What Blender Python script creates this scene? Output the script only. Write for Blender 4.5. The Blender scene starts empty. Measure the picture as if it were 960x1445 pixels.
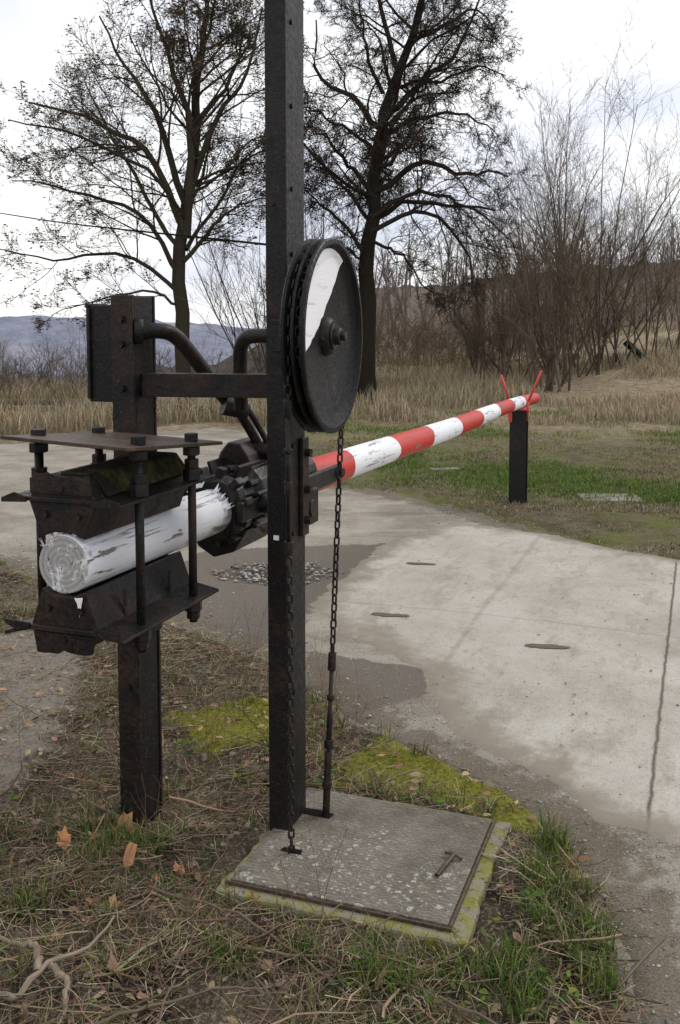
import bpy, math, numpy as np
from mathutils import Matrix, Vector
rng=np.random.default_rng(7)
scene=bpy.context.scene
COL=scene.collection
ANG=math.radians(-20.06)
n2=np.array([-math.sin(ANG),math.cos(ANG)]); r2=np.array([math.cos(ANG),math.sin(ANG)])

# ---------------------------------------------------------------- noise
_T=rng.random((256,256))
def vnoise(x,y):
    xi=np.floor(x).astype(int); yi=np.floor(y).astype(int); fx=x-xi; fy=y-yi
    fx=fx*fx*(3-2*fx); fy=fy*fy*(3-2*fy)
    a=_T[xi%256,yi%256]; b=_T[(xi+1)%256,yi%256]; c=_T[xi%256,(yi+1)%256]; d=_T[(xi+1)%256,(yi+1)%256]
    return (a*(1-fx)+b*fx)*(1-fy)+(c*(1-fx)+d*fx)*fy
def fbm(x,y,s,o=4,seed=0):
    v=0;a=.5;t=0
    for i in range(o):
        v=v+a*vnoise(x*s+17.3*i+seed*31.7,y*s+9.1*i+seed*13.3); t+=a; a*=.5; s*=2.03
    return v/t
def ss(a,b,x):
    t=np.clip((x-a)/(b-a),0,1); return t*t*(3-2*t)
def sdpoly(px,py,poly):
    poly=np.array(poly,float); d=np.full(px.shape,1e9); ins=np.zeros(px.shape,bool)
    for i in range(len(poly)):
        a=poly[i]; b=poly[(i+1)%len(poly)]; e=b-a
        wx=px-a[0]; wy=py-a[1]
        t=np.clip((wx*e[0]+wy*e[1])/(e@e),0,1)
        d=np.minimum(d,np.hypot(wx-t*e[0],wy-t*e[1]))
        c=((a[1]>py)!=(b[1]>py))
        with np.errstate(divide='ignore',invalid='ignore'):
            xx=(b[0]-a[0])*(py-a[1])/(b[1]-a[1]+1e-12)+a[0]
        ins^=(c&(px<xx))
    return np.where(ins,d,-d)

ROAD=[(.60,-3),(.68,2.0),(.74,2.26),(.80,2.74),(.76,3.136),(.58,3.485),(.24,3.88),(0,4.21),(-.363,4.85),(-.975,5.46),(-1.7,6.10),(-2.37,6.8),(-5,8.3),(-16,11),(-16,15.5),(-8,14.2),(-4.4,13.4),(-3,14.8),(-1.98,15.6),(-.85,15.0),(-.32,11.5),(-.07,10.05),(.803,9.26),(1.317,8.26),(1.706,7.6),(2.37,6.8),(4,6.1),(9,5.2),(14,-3)]
def terrain(x,y):
    side=ss(-.12,.05,x/np.maximum(y,1.))
    rt=5.0*ss(26,120,y)+.35*ss(14,30,y)+1.1*ss(.17,.33,x/np.maximum(y,1.))*ss(15,34,y)
    lf=-16*ss(21,90,y)
    z=side*rt+(1-side)*lf
    z=z+(fbm(x,y,1.3,3,2)-.5)*.05*ss(2,6,y)
    z=z+(fbm(x,y,.25,2,3)-.5)*.12*ss(8,14,y)
    return z
def ground_h(x,y,sd=None):
    if sd is None: sd=sdpoly(x,y,ROAD)
    z=terrain(x,y)
    bump=(fbm(x,y,7,4,5)-.5)*.065+.020
    out=ss(.12,-.10,sd)
    return z+bump*out-.05*(1-out)
def road_h(x,y):
    return terrain(x,y)+(fbm(x,y,9,3,8)-.5)*.008

# ---------------------------------------------------------------- mesh helpers
def link(o,parent=None):
    COL.objects.link(o)
    if parent: o.parent=parent
    return o
def empty(name,loc=(0,0,0)):
    e=bpy.data.objects.new(name,None); e.empty_display_size=.1; COL.objects.link(e); return e
def npmesh(name,V,loops,starts,totals,mats,col=None,smooth=False,midx=None,attrs=None,parent=None):
    me=bpy.data.meshes.new(name)
    V=np.asarray(V,np.float32)
    me.vertices.add(len(V)); me.vertices.foreach_set('co',V.ravel())
    me.loops.add(len(loops)); me.loops.foreach_set('vertex_index',np.asarray(loops,np.int32))
    me.polygons.add(len(starts)); me.polygons.foreach_set('loop_start',np.asarray(starts,np.int32))
    try: me.polygons.foreach_set('loop_total',np.asarray(totals,np.int32))
    except Exception: pass
    if smooth: me.polygons.foreach_set('use_smooth',np.ones(len(starts),bool))
    if midx is not None: me.polygons.foreach_set('material_index',np.asarray(midx,np.int32))
    me.update(calc_edges=True)
    if col is not None:
        a=me.attributes.new('Col','FLOAT_COLOR','POINT')
        c=np.ones((len(V),4),np.float32); c[:,:3]=col; a.data.foreach_set('color',c.ravel())
    if attrs:
        for k,v in attrs.items():
            a=me.attributes.new(k,'FLOAT','POINT'); a.data.foreach_set('value',np.asarray(v,np.float32).ravel())
    for m in mats: me.materials.append(m)
    o=bpy.data.objects.new(name,me); return link(o,parent)
def quads(name,V,F,mats,**k):
    F=np.asarray(F,np.int64); m=F.shape[1]
    return npmesh(name,V,F.ravel(),np.arange(len(F))*m,np.full(len(F),m),mats,**k)
def grid(name,xs,ys,zf,mats,attrs=None,smooth=True):
    X,Y=np.meshgrid(xs,ys); Z,at=zf(X.ravel(),Y.ravel())
    V=np.stack([X.ravel(),Y.ravel(),Z],1); nx=len(xs); ny=len(ys)
    i=(np.arange(ny-1)[:,None]*nx+np.arange(nx-1)[None]).ravel()
    F=np.stack([i,i+1,i+nx+1,i+nx],1)
    return quads(name,V,F,mats,smooth=smooth,attrs=at)
def tubes_arr(P,R,k=4,closed=False):
    m,n,_=P.shape
    if closed: T=np.roll(P,-1,1)-np.roll(P,1,1)
    else: T=np.gradient(P,axis=1)
    T=T/(np.linalg.norm(T,axis=2,keepdims=True)+1e-9)
    mean=T[:,:1] if not closed else np.cross(P[:,0]-P[:,n//2],P[:,n//4]-P[:,3*n//4])[:,None]
    if closed: ref=np.repeat(mean/(np.linalg.norm(mean,axis=2,keepdims=True)+1e-9),n,1)
    else:
        ref=np.where(np.abs(mean[...,2:3])>.75,np.array([1.,.1,0.]),np.array([.05,.1,1.])); ref=np.repeat(ref,n,1)
    U=np.cross(T,ref); U/=np.linalg.norm(U,axis=2,keepdims=True)+1e-9
    W=np.cross(T,U)
    a=np.arange(k)*2*math.pi/k
    V=P[:,:,None]+R[:,:,None,None]*(U[:,:,None]*np.cos(a)[None,None,:,None]+W[:,:,None]*np.sin(a)[None,None,:,None])
    V=V.reshape(-1,3)
    b=np.arange(m)[:,None,None]*n*k; nn=n if closed else n-1
    i=np.arange(nn)[None,:,None]; j=np.arange(k)[None,None,:]
    i1=(i+1)%n; j1=(j+1)%k
    F=np.stack([b+i*k+j,b+i*k+j1,b+i1*k+j1,b+i1*k+j],-1).reshape(-1,4)
    return V,F
class Acc:
    def __init__(s): s.V=[];s.F=[];s.C=[];s.n=0
    def add(s,V,F,c=None):
        s.V.append(V); s.F.append(F+s.n); s.n+=len(V)
        if c is not None: s.C.append(np.broadcast_to(c,(len(V),3)))
    def obj(s,name,mats,smooth=True,parent=None):
        return quads(name,np.concatenate(s.V),np.concatenate(s.F),mats,smooth=smooth,col=np.concatenate(s.C) if s.C else None,parent=parent)
def pymesh(name,V,F,mat,parent=None,M=None,bevel=0,smooth=False):
    me=bpy.data.meshes.new(name); me.from_pydata([tuple(v) for v in V],[],F); me.update()
    for m in (mat if isinstance(mat,list) else [mat]): me.materials.append(m)
    o=bpy.data.objects.new(name,me); link(o,parent)
    if M is not None: o.matrix_world=M
    if bevel:
        b=o.modifiers.new('b','BEVEL'); b.width=bevel; b.segments=2; b.limit_method='ANGLE'
    if smooth:
        for p in me.polygons: p.use_smooth=True
    return o
def FR(x,y,z,da=0): return Matrix.Translation((x,y,z))@Matrix.Rotation(ANG+da,4,'Z')
def box(name,x0,x1,y0,y1,z0,z1,mat,parent=None,M=None,bevel=.003):
    V=[(x,y,z) for z in (z0,z1) for y in (y0,y1) for x in (x0,x1)]
    F=[(0,2,3,1),(4,5,7,6),(0,1,5,4),(2,6,7,3),(0,4,6,2),(1,3,7,5)]
    return pymesh(name,V,F,mat,parent,M,bevel)
def fixn(o):
    import bmesh
    bm=bmesh.new(); bm.from_mesh(o.data); bmesh.ops.recalc_face_normals(bm,faces=bm.faces); bm.to_mesh(o.data); bm.free(); return o
def prism(name,poly,a0,a1,mat,parent=None,M=None,bevel=.003,axis='y'):
    k=len(poly)
    if axis=='y': V=[(p[0],a0,p[1]) for p in poly]+[(p[0],a1,p[1]) for p in poly]
    else: V=[(p[0],p[1],a0) for p in poly]+[(p[0],p[1],a1) for p in poly]
    F=[tuple(range(k)),tuple(range(2*k-1,k-1,-1))]+[(i,i+k,(i+1)%k+k,(i+1)%k) for i in range(k)]
    return fixn(pymesh(name,V,F,mat,parent,M,bevel))
def cyl(name,p0,p1,r,mat,parent=None,M=None,k=16,r1=None,bevel=0,caps=True):
    p0=Vector(p0);p1=Vector(p1);d=(p1-p0).normalized()
    u=d.orthogonal().normalized(); w=d.cross(u); r1=r if r1 is None else r1
    V=[];F=[]
    for p,rr in ((p0,r),(p1,r1)):
        for i in range(k):
            a=2*math.pi*i/k; V.append(p+rr*(math.cos(a)*u+math.sin(a)*w))
    F=[(i,(i+1)%k,(i+1)%k+k,i+k) for i in range(k)]
    F+=[tuple(range(k-1,-1,-1)),tuple(range(k,2*k))]
    o=pymesh(name,V,F,mat,parent,M,bevel)
    if k>8:
        for p in o.data.polygons: p.use_smooth=len(p.vertices)==4
    return o
def resample(pts,n):
    P=np.array(pts,float)
    Q=np.vstack([2*P[0]-P[1],P,2*P[-1]-P[-2]]); m=len(P)-1
    out=[]
    for t in np.linspace(0,m-1e-6,n):
        i=int(t); f=t-i; a,b,c,d=Q[i],Q[i+1],Q[i+2],Q[i+3]
        out.append(.5*((2*b)+(-a+c)*f+(2*a-5*b+4*c-d)*f*f+(-a+3*b-3*c+d)*f**3))
    return np.array(out)
def tube(name,pts,r,mat,parent=None,n=24,k=12,raw=False,wob=0):
    P=(np.array(pts,float) if raw else resample(pts,n))
    if wob: P=P+rng.normal(0,wob,P.shape)
    P=P[None]
    R=np.interp(np.linspace(0,1,P.shape[1]),np.linspace(0,1,len(np.atleast_1d(r))),np.atleast_1d(r))[None]
    V,F=tubes_arr(P,R,k)
    return quads(name,V,F,[mat],smooth=True,parent=parent)

# ---------------------------------------------------------------- materials
class NT:
    def __init__(s,name):
        s.m=bpy.data.materials.new(name); s.m.use_nodes=True; s.t=s.m.node_tree; s.b=s.t.nodes['Principled BSDF']
        s.tc=s.t.nodes.new('ShaderNodeTexCoord')
    def L(s,a,b): s.t.links.new(a,b)
    def nd(s,ty,**k):
        n=s.t.nodes.new(ty)
        for a,v in k.items(): setattr(n,a,v)
        return n
    def setin(s,sock,v):
        if hasattr(v,'is_output'): s.L(v,sock)
        elif isinstance(v,(tuple,list)) and len(v)==3 and sock.type=='RGBA': sock.default_value=(*v,1)
        else: sock.default_value=v
    def noise(s,scale=5,detail=4,rough=.6,vec=None,stretch=None,coord='Object'):
        n=s.nd('ShaderNodeTexNoise'); n.inputs['Scale'].default_value=scale; n.inputs['Detail'].default_value=min(detail,5); n.inputs['Roughness'].default_value=rough
        v=s.tc.outputs[coord]
        if stretch:
            mp=s.nd('ShaderNodeMapping'); mp.inputs['Scale'].default_value=stretch; s.L(v,mp.inputs['Vector']); v=mp.outputs[0]
        s.L(v,n.inputs['Vector']); return n.outputs['Fac']
    def vor(s,scale,feature='F1',out='Distance',coord='Object'):
        n=s.nd('ShaderNodeTexVoronoi',feature=feature); n.inputs['Scale'].default_value=scale; s.L(s.tc.outputs[coord],n.inputs['Vector']); return n.outputs[out]
    def rng(s,v,a,b,c=0,d=1):
        n=s.nd('ShaderNodeMapRange'); n.inputs[1].default_value=a;n.inputs[2].default_value=b;n.inputs[3].default_value=c;n.inputs[4].default_value=d
        s.L(v,n.inputs[0]); return n.outputs[0]
    def math(s,op,a,b=0):
        n=s.nd('ShaderNodeMath',operation=op); s.setin(n.inputs[0],a); s.setin(n.inputs[1],b); return n.outputs[0]
    def mix(s,f,a,b):
        n=s.nd('ShaderNodeMix',data_type='RGBA'); s.setin(n.inputs[0],f); s.setin(n.inputs[6],a); s.setin(n.inputs[7],b); return n.outputs[2]
    def attr(s,name,out='Fac'):
        n=s.nd('ShaderNodeAttribute',attribute_name=name); return n.outputs[out]
    def bump(s,h,strength=.5,dist=.01):
        n=s.nd('ShaderNodeBump'); n.inputs['Strength'].default_value=strength; n.inputs['Distance'].default_value=dist; s.L(h,n.inputs['Height']); s.L(n.outputs[0],s.b.inputs['Normal'])
    def fin(s,col,rough=.8,spec=.3,metal=0):
        s.setin(s.b.inputs['Base Color'],col); s.setin(s.b.inputs['Roughness'],rough); s.b.inputs['Specular IOR Level'].default_value=spec; s.b.inputs['Metallic'].default_value=metal
        return s.m

def steel(name,rust=.5,base=(.0085,.0078,.0078),rc=(.040,.022,.014),spec=.28):
    t=NT(name); a=t.noise(9,5,.65); b=t.noise(60,4,.6)
    m=t.math('MULTIPLY',t.rng(a,.60-rust*.22,.72-rust*.14),t.rng(b,.3,.6))
    c=t.mix(m,base,rc); c=t.mix(t.rng(t.noise(150,2,.5),.64,.70,0,.4),c,(.11,.095,.08))
    t.bump(t.math('ADD',a,t.math('MULTIPLY',b,.45)),.5,.008)
    return t.fin(c,t.rng(b,.3,.7,.34,.66),spec)
M_steel=steel('black_painted_steel',.35); M_steel2=steel('rusty_black_steel',.8); M_rust=steel('rust_plate',1.4,(.03,.024,.02),(.10,.062,.04))
M_cast=steel('cast_iron',.6,(.008,.007,.007),spec=.4); M_wheel=steel('wheel_black_paint',.1,(.007,.007,.0075),spec=.22)
def paint(name,col,peel,under=(.20,.17,.14),dirt=(.25,.24,.22),df=.55,crk=.7):
    t=NT(name)
    a=t.noise(22,5,.72,stretch=(1,.16,1)); cr=t.noise(60,4,.7,stretch=(1,.05,1)); big=t.noise(3,4,.6)
    m=t.rng(t.math('ADD',a,t.math('MULTIPLY',big,.25)),peel,peel+.03)
    c=t.mix(t.rng(big,.35,.75,0,df),col,tuple(.55*x+.45*d for x,d in zip(col,dirt)))
    c=t.mix(t.rng(cr,.58,.64,0,crk),c,tuple(.4*x for x in under))
    c=t.mix(m,c,under)
    t.bump(t.math('SUBTRACT',t.math('MULTIPLY',cr,-.6),m),.5,.004)
    return t.fin(c,.5,.35)
M_white=paint('peeling_white_paint',(.79,.80,.84),.725,df=.35); M_red=paint('peeling_red_paint',(.50,.032,.022),.745,dirt=(.25,.05,.04),df=.45)
M_redf=paint('red_paint',(.55,.045,.03),.80,df=.3)
M_signw=paint('white_sign_paint',(.84,.84,.86),.84,(.03,.03,.03),df=.08,crk=.25)
t=NT('wood_end_grain')
w=t.nd('ShaderNodeTexWave',wave_type='RINGS',rings_direction='Y'); w.inputs['Scale'].default_value=22; w.inputs['Distortion'].default_value=1.5; t.L(t.tc.outputs['Object'],w.inputs['Vector'])
c=t.mix(t.rng(w.outputs['Fac'],0,1,0,.45),(.40,.39,.37),(.17,.16,.145)); c=t.mix(t.rng(t.noise(25,5,.7),.52,.62),c,(.72,.72,.73)); c=t.mix(t.rng(t.noise(60,3),.60,.68),c,(.10,.09,.08))
t.bump(t.noise(50,5),.5,.004); M_end=t.fin(c,.8)
# ground
t=NT('earth_with_litter')
big=t.noise(3,4,.65)
d=t.mix(t.rng(big,.38,.62),(.035,.026,.019),(.12,.098,.070))
d=t.mix(t.math('MULTIPLY',t.rng(t.noise(80,4,.75),.50,.62),t.rng(big,.3,.6,.35,1)),d,(.30,.245,.17))
d=t.mix(t.rng(t.noise(35,3,.7,stretch=(1,.25,1)),.60,.68,0,.8),d,(.03,.022,.016))
mo=t.rng(t.math('ADD',t.attr('moss'),t.math('MULTIPLY',t.math('SUBTRACT',t.noise(10,5,.7),.5),1.3)),.42,.60)
fine=t.noise(60,4,.75)
mc=t.mix(t.rng(fine,.3,.7),(.075,.075,.012),(.27,.26,.045)); d=t.mix(mo,d,mc)
nz6=t.noise(6,5,.7)
ba=t.rng(t.math('ADD',t.attr('bare'),t.math('MULTIPLY',t.math('SUBTRACT',nz6,.5),1.4)),.45,.6)
bc=t.mix(t.rng(fine,.3,.7),(.14,.118,.092),(.32,.285,.24)); d=t.mix(ba,d,bc)
la=t.math('MULTIPLY',t.attr('lawn'),t.rng(t.noise(.9,5,.72),.40,.60,.15,1))
lc=t.mix(t.noise(14,4,.8),(.065,.085,.020),(.17,.185,.055)); lc=t.mix(t.rng(nz6,.48,.62),lc,(.17,.135,.09)); d=t.mix(la,d,lc)
dr=t.mix(t.rng(nz6,.3,.7),(.16,.12,.08),(.40,.33,.22)); d=t.mix(t.attr('dry'),d,dr)
wo=t.mix(t.noise(1.2,5,.8),(.08,.06,.045),(.19,.15,.12)); d=t.mix(t.attr('wood'),d,wo)
t.bump(fine,.9,.02)
M_ground=t.fin(d,.95,.1)
# road
t=NT('gravel_road')
g=t.mix(t.rng(t.noise(2,5,.65),.35,.65),(.24,.215,.175),(.38,.35,.295))
f1=t.noise(150,4,.8)
g=t.mix(t.rng(t.noise(1.3,5,.75,stretch=(.6,1.4,1)),.50,.62,0,.75),g,(.165,.138,.105))
g=t.mix(t.rng(f1,.52,.66,0,.7),g,(.52,.49,.44)); g=t.mix(t.rng(f1,.47,.38,0,.6),g,(.10,.085,.065))
wt=t.rng(t.math('ADD',t.attr('wet'),t.math('MULTIPLY',t.math('SUBTRACT',t.noise(6,5,.7),.5),1.5)),.42,.60)
wc=t.mix(t.rng(f1,.3,.7),(.095,.078,.062),(.22,.195,.165)); g=t.mix(wt,g,wc)
g=t.mix(t.rng(t.attr('wet'),1.2,2.0,0,.8),g,(.06,.053,.046))
ms=t.rng(t.math('ADD',t.attr('edge'),t.math('MULTIPLY',t.math('SUBTRACT',t.noise(9,5,.7),.5),1.6)),.55,.8,0,.8); g=t.mix(ms,g,t.mix(t.rng(f1,.35,.65),(.07,.055,.04),(.21,.175,.125)))
t.bump(f1,.7,.010)
M_road=t.fin(g,.95,.1)
# slabs
t=NT('worn_concrete')
g=t.mix(t.rng(t.noise(1.1,5,.68),.33,.67),(.32,.295,.25),(.49,.465,.41))
g=t.mix(t.rng(t.noise(4,5,.78,stretch=(1,.40,1)),.50,.66,0,.7),g,(.255,.22,.17))
f1=t.noise(120,4,.8)
g=t.mix(t.rng(f1,.55,.7,0,.6),g,(.64,.61,.56)); g=t.mix(t.rng(f1,.43,.33,0,.8),g,(.14,.12,.095))
g=t.mix(t.rng(t.noise(22,5,.85),.57,.66,0,.65),g,(.20,.17,.13))
sx=t.nd('ShaderNodeSeparateXYZ'); t.L(t.tc.outputs['Object'],sx.inputs[0])
wb=t.math('SUBTRACT',t.noise(9,4,.7),.5)
x=t.math('ADD',sx.outputs[0],t.math('MULTIPLY',wb,.022))
for j_,wd,st in ((0.0,.016,.20),(1.03,.007,.85),(2.06,.010,.7)):
    dd=t.math('ABSOLUTE',t.math('SUBTRACT',x,j_)); g=t.mix(t.rng(dd,wd*.3,wd*1.6,st,0),g,(.075,.062,.05))
y=t.math('ADD',sx.outputs[1],t.math('MULTIPLY',wb,.05))
for j_,st in ((1.3,.25),(-1.9,.5)):
    dd=t.math('ABSOLUTE',t.math('SUBTRACT',y,j_)); g=t.mix(t.rng(dd,.003,.016,st,0),g,(.11,.09,.07))
g=t.mix(t.rng(t.math('ADD',t.attr('edge'),t.math('MULTIPLY',t.math('SUBTRACT',t.noise(4,5,.75),.5),1.9)),.45,.95,0,.9),g,(.235,.205,.16))
t.bump(f1,.5,.007)
M_slab=t.fin(g,.92,.12)
t=NT('dull_concrete'); g=t.mix(t.rng(t.noise(6,5,.75),.35,.65),(.14,.125,.10),(.30,.28,.24)); t.bump(t.noise(40,4,.8),.5,.01); M_dull=t.fin(g,.95,.1)
t=NT('mossy_concrete')
g=t.mix(t.noise(8,5,.7),(.20,.18,.145),(.35,.33,.27)); g=t.mix(t.rng(t.noise(18,5,.75),.42,.58),g,(.25,.235,.055)); g=t.mix(t.rng(t.noise(40,5,.8),.54,.66),g,(.06,.055,.035))
t.bump(t.noise(60,5,.8),.8,.012); M_base=t.fin(g,.95,.1)
# hatch plate
t=NT('tread_plate')
wv=t.nd('ShaderNodeTexWave',wave_type='BANDS',bands_direction='Y'); wv.inputs['Scale'].default_value=21; wv.inputs['Distortion'].default_value=4.5; wv.inputs['Detail'].default_value=0; wv.inputs['Detail Scale'].default_value=3.2; t.L(t.tc.outputs['Object'],wv.inputs['Vector'])
g=t.mix(t.rng(t.noise(4,5,.78),.35,.65),(.115,.10,.078),(.225,.205,.17)); g=t.mix(t.rng(wv.outputs['Fac'],.1,.6,.36,0),g,(.06,.05,.04))
sp=t.nd('ShaderNodeSeparateXYZ'); t.L(t.tc.outputs['Object'],sp.inputs[0])
va=t.nd('ShaderNodeVectorMath',operation='ADD'); vs=t.nd('ShaderNodeTexNoise'); vs.inputs['Scale'].default_value=40; t.L(t.tc.outputs['Object'],vs.inputs['Vector'])
vsc=t.nd('ShaderNodeVectorMath',operation='SCALE'); vsc.inputs['Scale'].default_value=.03; t.L(vs.outputs['Color'],vsc.inputs[0]); t.L(t.tc.outputs['Object'],va.inputs[0]); t.L(vsc.outputs[0],va.inputs[1])
nbase=t.noise(5,3,.7)
for sc,lo_,yy in ((24,.60,-.75),(52,.54,-.45)):
    wobv=t.nd('ShaderNodeTexVoronoi'); wobv.inputs['Scale'].default_value=sc; t.L(va.outputs[0],wobv.inputs['Vector'])
    sel=t.rng(t.math('ADD',nbase,t.math('MULTIPLY',sp.outputs[1],yy)),lo_,lo_+.12)
    li=t.math('MULTIPLY',t.rng(wobv.outputs['Distance'],.27,.18),sel); g=t.mix(t.math('MULTIPLY',li,t.rng(wobv.outputs['Distance'],.05,.14,.2,.85)),g,(.42,.42,.36))
g=t.mix(t.rng(t.noise(11,5,.8),.58,.68,0,.6),g,(.31,.28,.22)); g=t.mix(t.rng(t.noise(70,4,.8),.56,.66,0,.6),g,(.05,.042,.032))
t.bump(wv.outputs['Fac'],.5,.005); M_plate=t.fin(g,.85,.15)
t=NT('dark_hole'); M_black=t.fin((.012,.010,.009),.95,.05)  # near-black for the painted dark of the plate slots, also the wire
t=NT('dark_dirt'); M_dirt=t.fin(t.mix(t.noise(40,4,.8),(.07,.058,.044),(.19,.16,.12)),.95,.05)
def colmat(name,rough=.8):
    t=NT(name); return t.fin(t.attr('Col','Color'),rough,.12)
M_blade=colmat('plant_matter'); M_bark=colmat('bark',.95)
t=NT('mossy_steel_top'); g=t.mix(t.rng(t.noise(16,5,.75),.46,.66),(.022,.019,.015),(.085,.085,.03)); t.bump(t.noise(70,5,.8),.6,.006); M_mossteel=t.fin(g,.9,.1)

# ---------------------------------------------------------------- ground
def graded(c0,c1,step,lo,hi,g=1.12):
    a=list(np.arange(c0,c1+1e-6,step)); s=step; x=a[-1]
    while x<hi: s*=g; x+=s; a.append(x)
    s=step; x=a[0]; b=[]
    while x>lo: s*=g; x-=s; b.append(x)
    return np.array(b[::-1]+a)
MOSS=[(.0,3.62),(.20,3.86),(.42,3.66),(.66,3.38),(.80,3.05),(.78,2.85),(.60,3.14),(.40,3.32),(.15,3.46),(-.02,3.50)]
MOSS2=[(-.72,4.1),(-.25,4.3),(-.22,3.85),(-.5,3.7)]
BARE=[(-2.6,5.3),(-1.35,5.2),(-1.15,4.0),(-1.2,3.3),(-2.2,3.2)]
HATCH=[(.565,3.159),(.349,2.50),(-.372,2.758),(-.1,3.38)]
def gz(x,y):
    sd=sdpoly(x,y,ROAD); z=ground_h(x,y,sd)
    moss=np.maximum(1.15*ss(-.08,.03,sdpoly(x,y,MOSS)),.8*ss(-.15,.08,sdpoly(x,y,MOSS2)))
    moss=np.maximum(moss,.45*ss(-.25,-.03,sd)*(y<12))
    bare=np.maximum(ss(-.3,.25,sdpoly(x,y,BARE)),.75*ss(-.14,0,sd))*(moss<.6)
    ra=x/np.maximum(y,1)
    right=ss(-.12,-.02,ra)
    lawn=right*ss(6.5,7.5,y)*ss(20,14,y)
    dry=np.maximum(right*ss(12,17,y),(1-right)*ss(12,15,y))*ss(38,28,y)
    wood=ss(30,40,y)
    hs=sdpoly(x,y,HATCH); z=np.where(hs>.02,-.03,z)
    return z,dict(moss=moss,bare=bare,lawn=lawn,dry=dry,wood=wood)
xs=graded(-2.2,2.4,.03,-500,500); ys=graded(1.6,9,.03,-30,900,1.07)
grid('ground',xs,ys,gz,[M_ground])
WET1=[(-.95,7.2),(.34,7.35),(-.15,5.95),(-.2,5.6),(-.35,5.0),(-1.0,5.6),(-1.3,6.4)]
WET2=[(-.16,4.92),(.41,4.70),(.36,4.33),(.1,4.2),(-.10,4.35)]
def rz(x,y):
    sd=sdpoly(x,y,ROAD)+(fbm(x,y,3,4,11)-.5)*.18
    z=road_h(x,y)+.004-.09*ss(.04,-.16,sd)
    w1=sdpoly(x,y,WET1); w2=sdpoly(x,y,WET2)
    wet=np.maximum(ss(-.15,.1,w1),ss(-.08,.05,w2))
    ph=ss(.42,.1,np.hypot((x+.45)/1.3,(y-6.55)))
    z=z-.02*ph
    return z,dict(wet=wet+ph,edge=ss(.45,.0,sd))
xs=graded(-1.5,2.6,.035,-16,14,1.06); ys=graded(1.8,8.5,.035,-3,15.8,1.05)
grid('gravel_road',xs,ys,rz,[M_road])
SL=[(-.02,.30),(-.45,.62),(-1.03,1.2),(-1.03,2.85),(-.78,3.95),(-.1,3.75),(.5,3.42),(1.2,3.0),(2.2,2.4),(4.5,1.4),(6,-2),(3.5,-3),(1.9,-1.7),(1.25,-1.02),(.85,-.80),(.5,-.52),(.1,-.1)]
SL2=[(.93,-1.95),(1.5,-1.75),(3,-2.6),(3,-4.5),(1.3,-4.5),(1.0,-2.4)]
Q=(.351,4.334)
def sz(r,n):
    sd=np.maximum(sdpoly(r,n,SL),sdpoly(r,n,SL2)); sd=sd+(fbm(r,n,4,4,21)-.5)*.20
    x=Q[0]+r*r2[0]+n*n2[0]; y=Q[1]+r*r2[1]+n*n2[1]
    z=terrain(x,y)+.0105-.04*ss(.03,-.08,sd)
    return z,dict(edge=ss(.42,0,sd))
sl=grid('concrete_slab_road',np.arange(-1.4,6,.035),np.arange(-4.6,4.3,.035),sz,[M_slab]); sl.matrix_world=FR(Q[0],Q[1],0)
for i,(x,y,l) in enumerate([(.56,6.7,.20),(.283,5.534,.20),(1.064,5.01,.22)]):
    k=28; V=[]
    for q in range(k):
        a=2*math.pi*q/k; rr=1+.22*rng.standard_normal()*.6
        V.append((x+l*.5*np.sign(math.cos(a))*abs(math.cos(a))**.7*rr, y+.032*np.sign(math.sin(a))*abs(math.sin(a))**.8*rr-(0.10*math.cos(a)*l), float(terrain(np.array([x]),np.array([y]))[0])+.0145))
    o=pymesh('slot_%d'%i,V,[tuple(range(k))],M_dirt); o.parent=sl; o.matrix_parent_inverse=sl.matrix_world.inverted()
def stones(name,X,Y,Z,S,cols,mat):
    ico=np.array([(0,0,1),(.9,0,.2),(.28,.85,.25),(-.72,.52,.15),(-.7,-.55,.22),(.3,-.85,.18),(0,0,-.6)])
    f=np.array([(0,1,2),(0,2,3),(0,3,4),(0,4,5),(0,5,1),(6,2,1),(6,3,2),(6,4,3),(6,5,4),(6,1,5)])
    m=len(X); P=ico[None]*(1+.25*rng.standard_normal((m,7,3)))*S[:,None,None]*np.array([1,1,.6])
    a=rng.random(m)*6.28; c,s=np.cos(a),np.sin(a); PX=P[...,0]*c[:,None]-P[...,1]*s[:,None]; PY=P[...,0]*s[:,None]+P[...,1]*c[:,None]
    V=np.stack([PX+X[:,None],PY+Y[:,None],P[...,2]+Z[:,None]],-1).reshape(-1,3)
    F=(f[None]+7*np.arange(m)[:,None,None]).reshape(-1,3)
    return quads(name,V,F,[mat],col=np.repeat(cols,7,0),smooth=False)
N=90000; X=rng.uniform(-3,3,N); Y=rng.uniform(2.1,9,N); sd=sdpoly(X,Y,ROAD)
rx=(X-Q[0])*r2[0]+(Y-Q[1])*r2[1]; rn=(X-Q[0])*n2[0]+(Y-Q[1])*n2[1]; ssd=np.maximum(sdpoly(rx,rn,SL),sdpoly(rx,rn,SL2))
pot=ss(.45,.1,np.hypot((X+.45)/1.3,(Y-6.55)))
pr=np.where(ssd>0,.04+.25*ss(.3,0,ssd),1.)*ss(.9,.0,np.abs(sd))*.8+pot+.03
k=(sd>-.12)&(rng.random(N)<pr*.6); X,Y,pot=X[k],Y[k],pot[k]; m=len(X)
g=rng.uniform(.12,.45,m)[:,None]*np.array([1,.94,.85])
stones('gravel',X,Y,road_h(X,Y)+.004,rng.uniform(.0018,.006,m)*(1+1.4*(rng.random(m)<.06)+2.2*(pot>.3)),g,M_blade)

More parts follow.
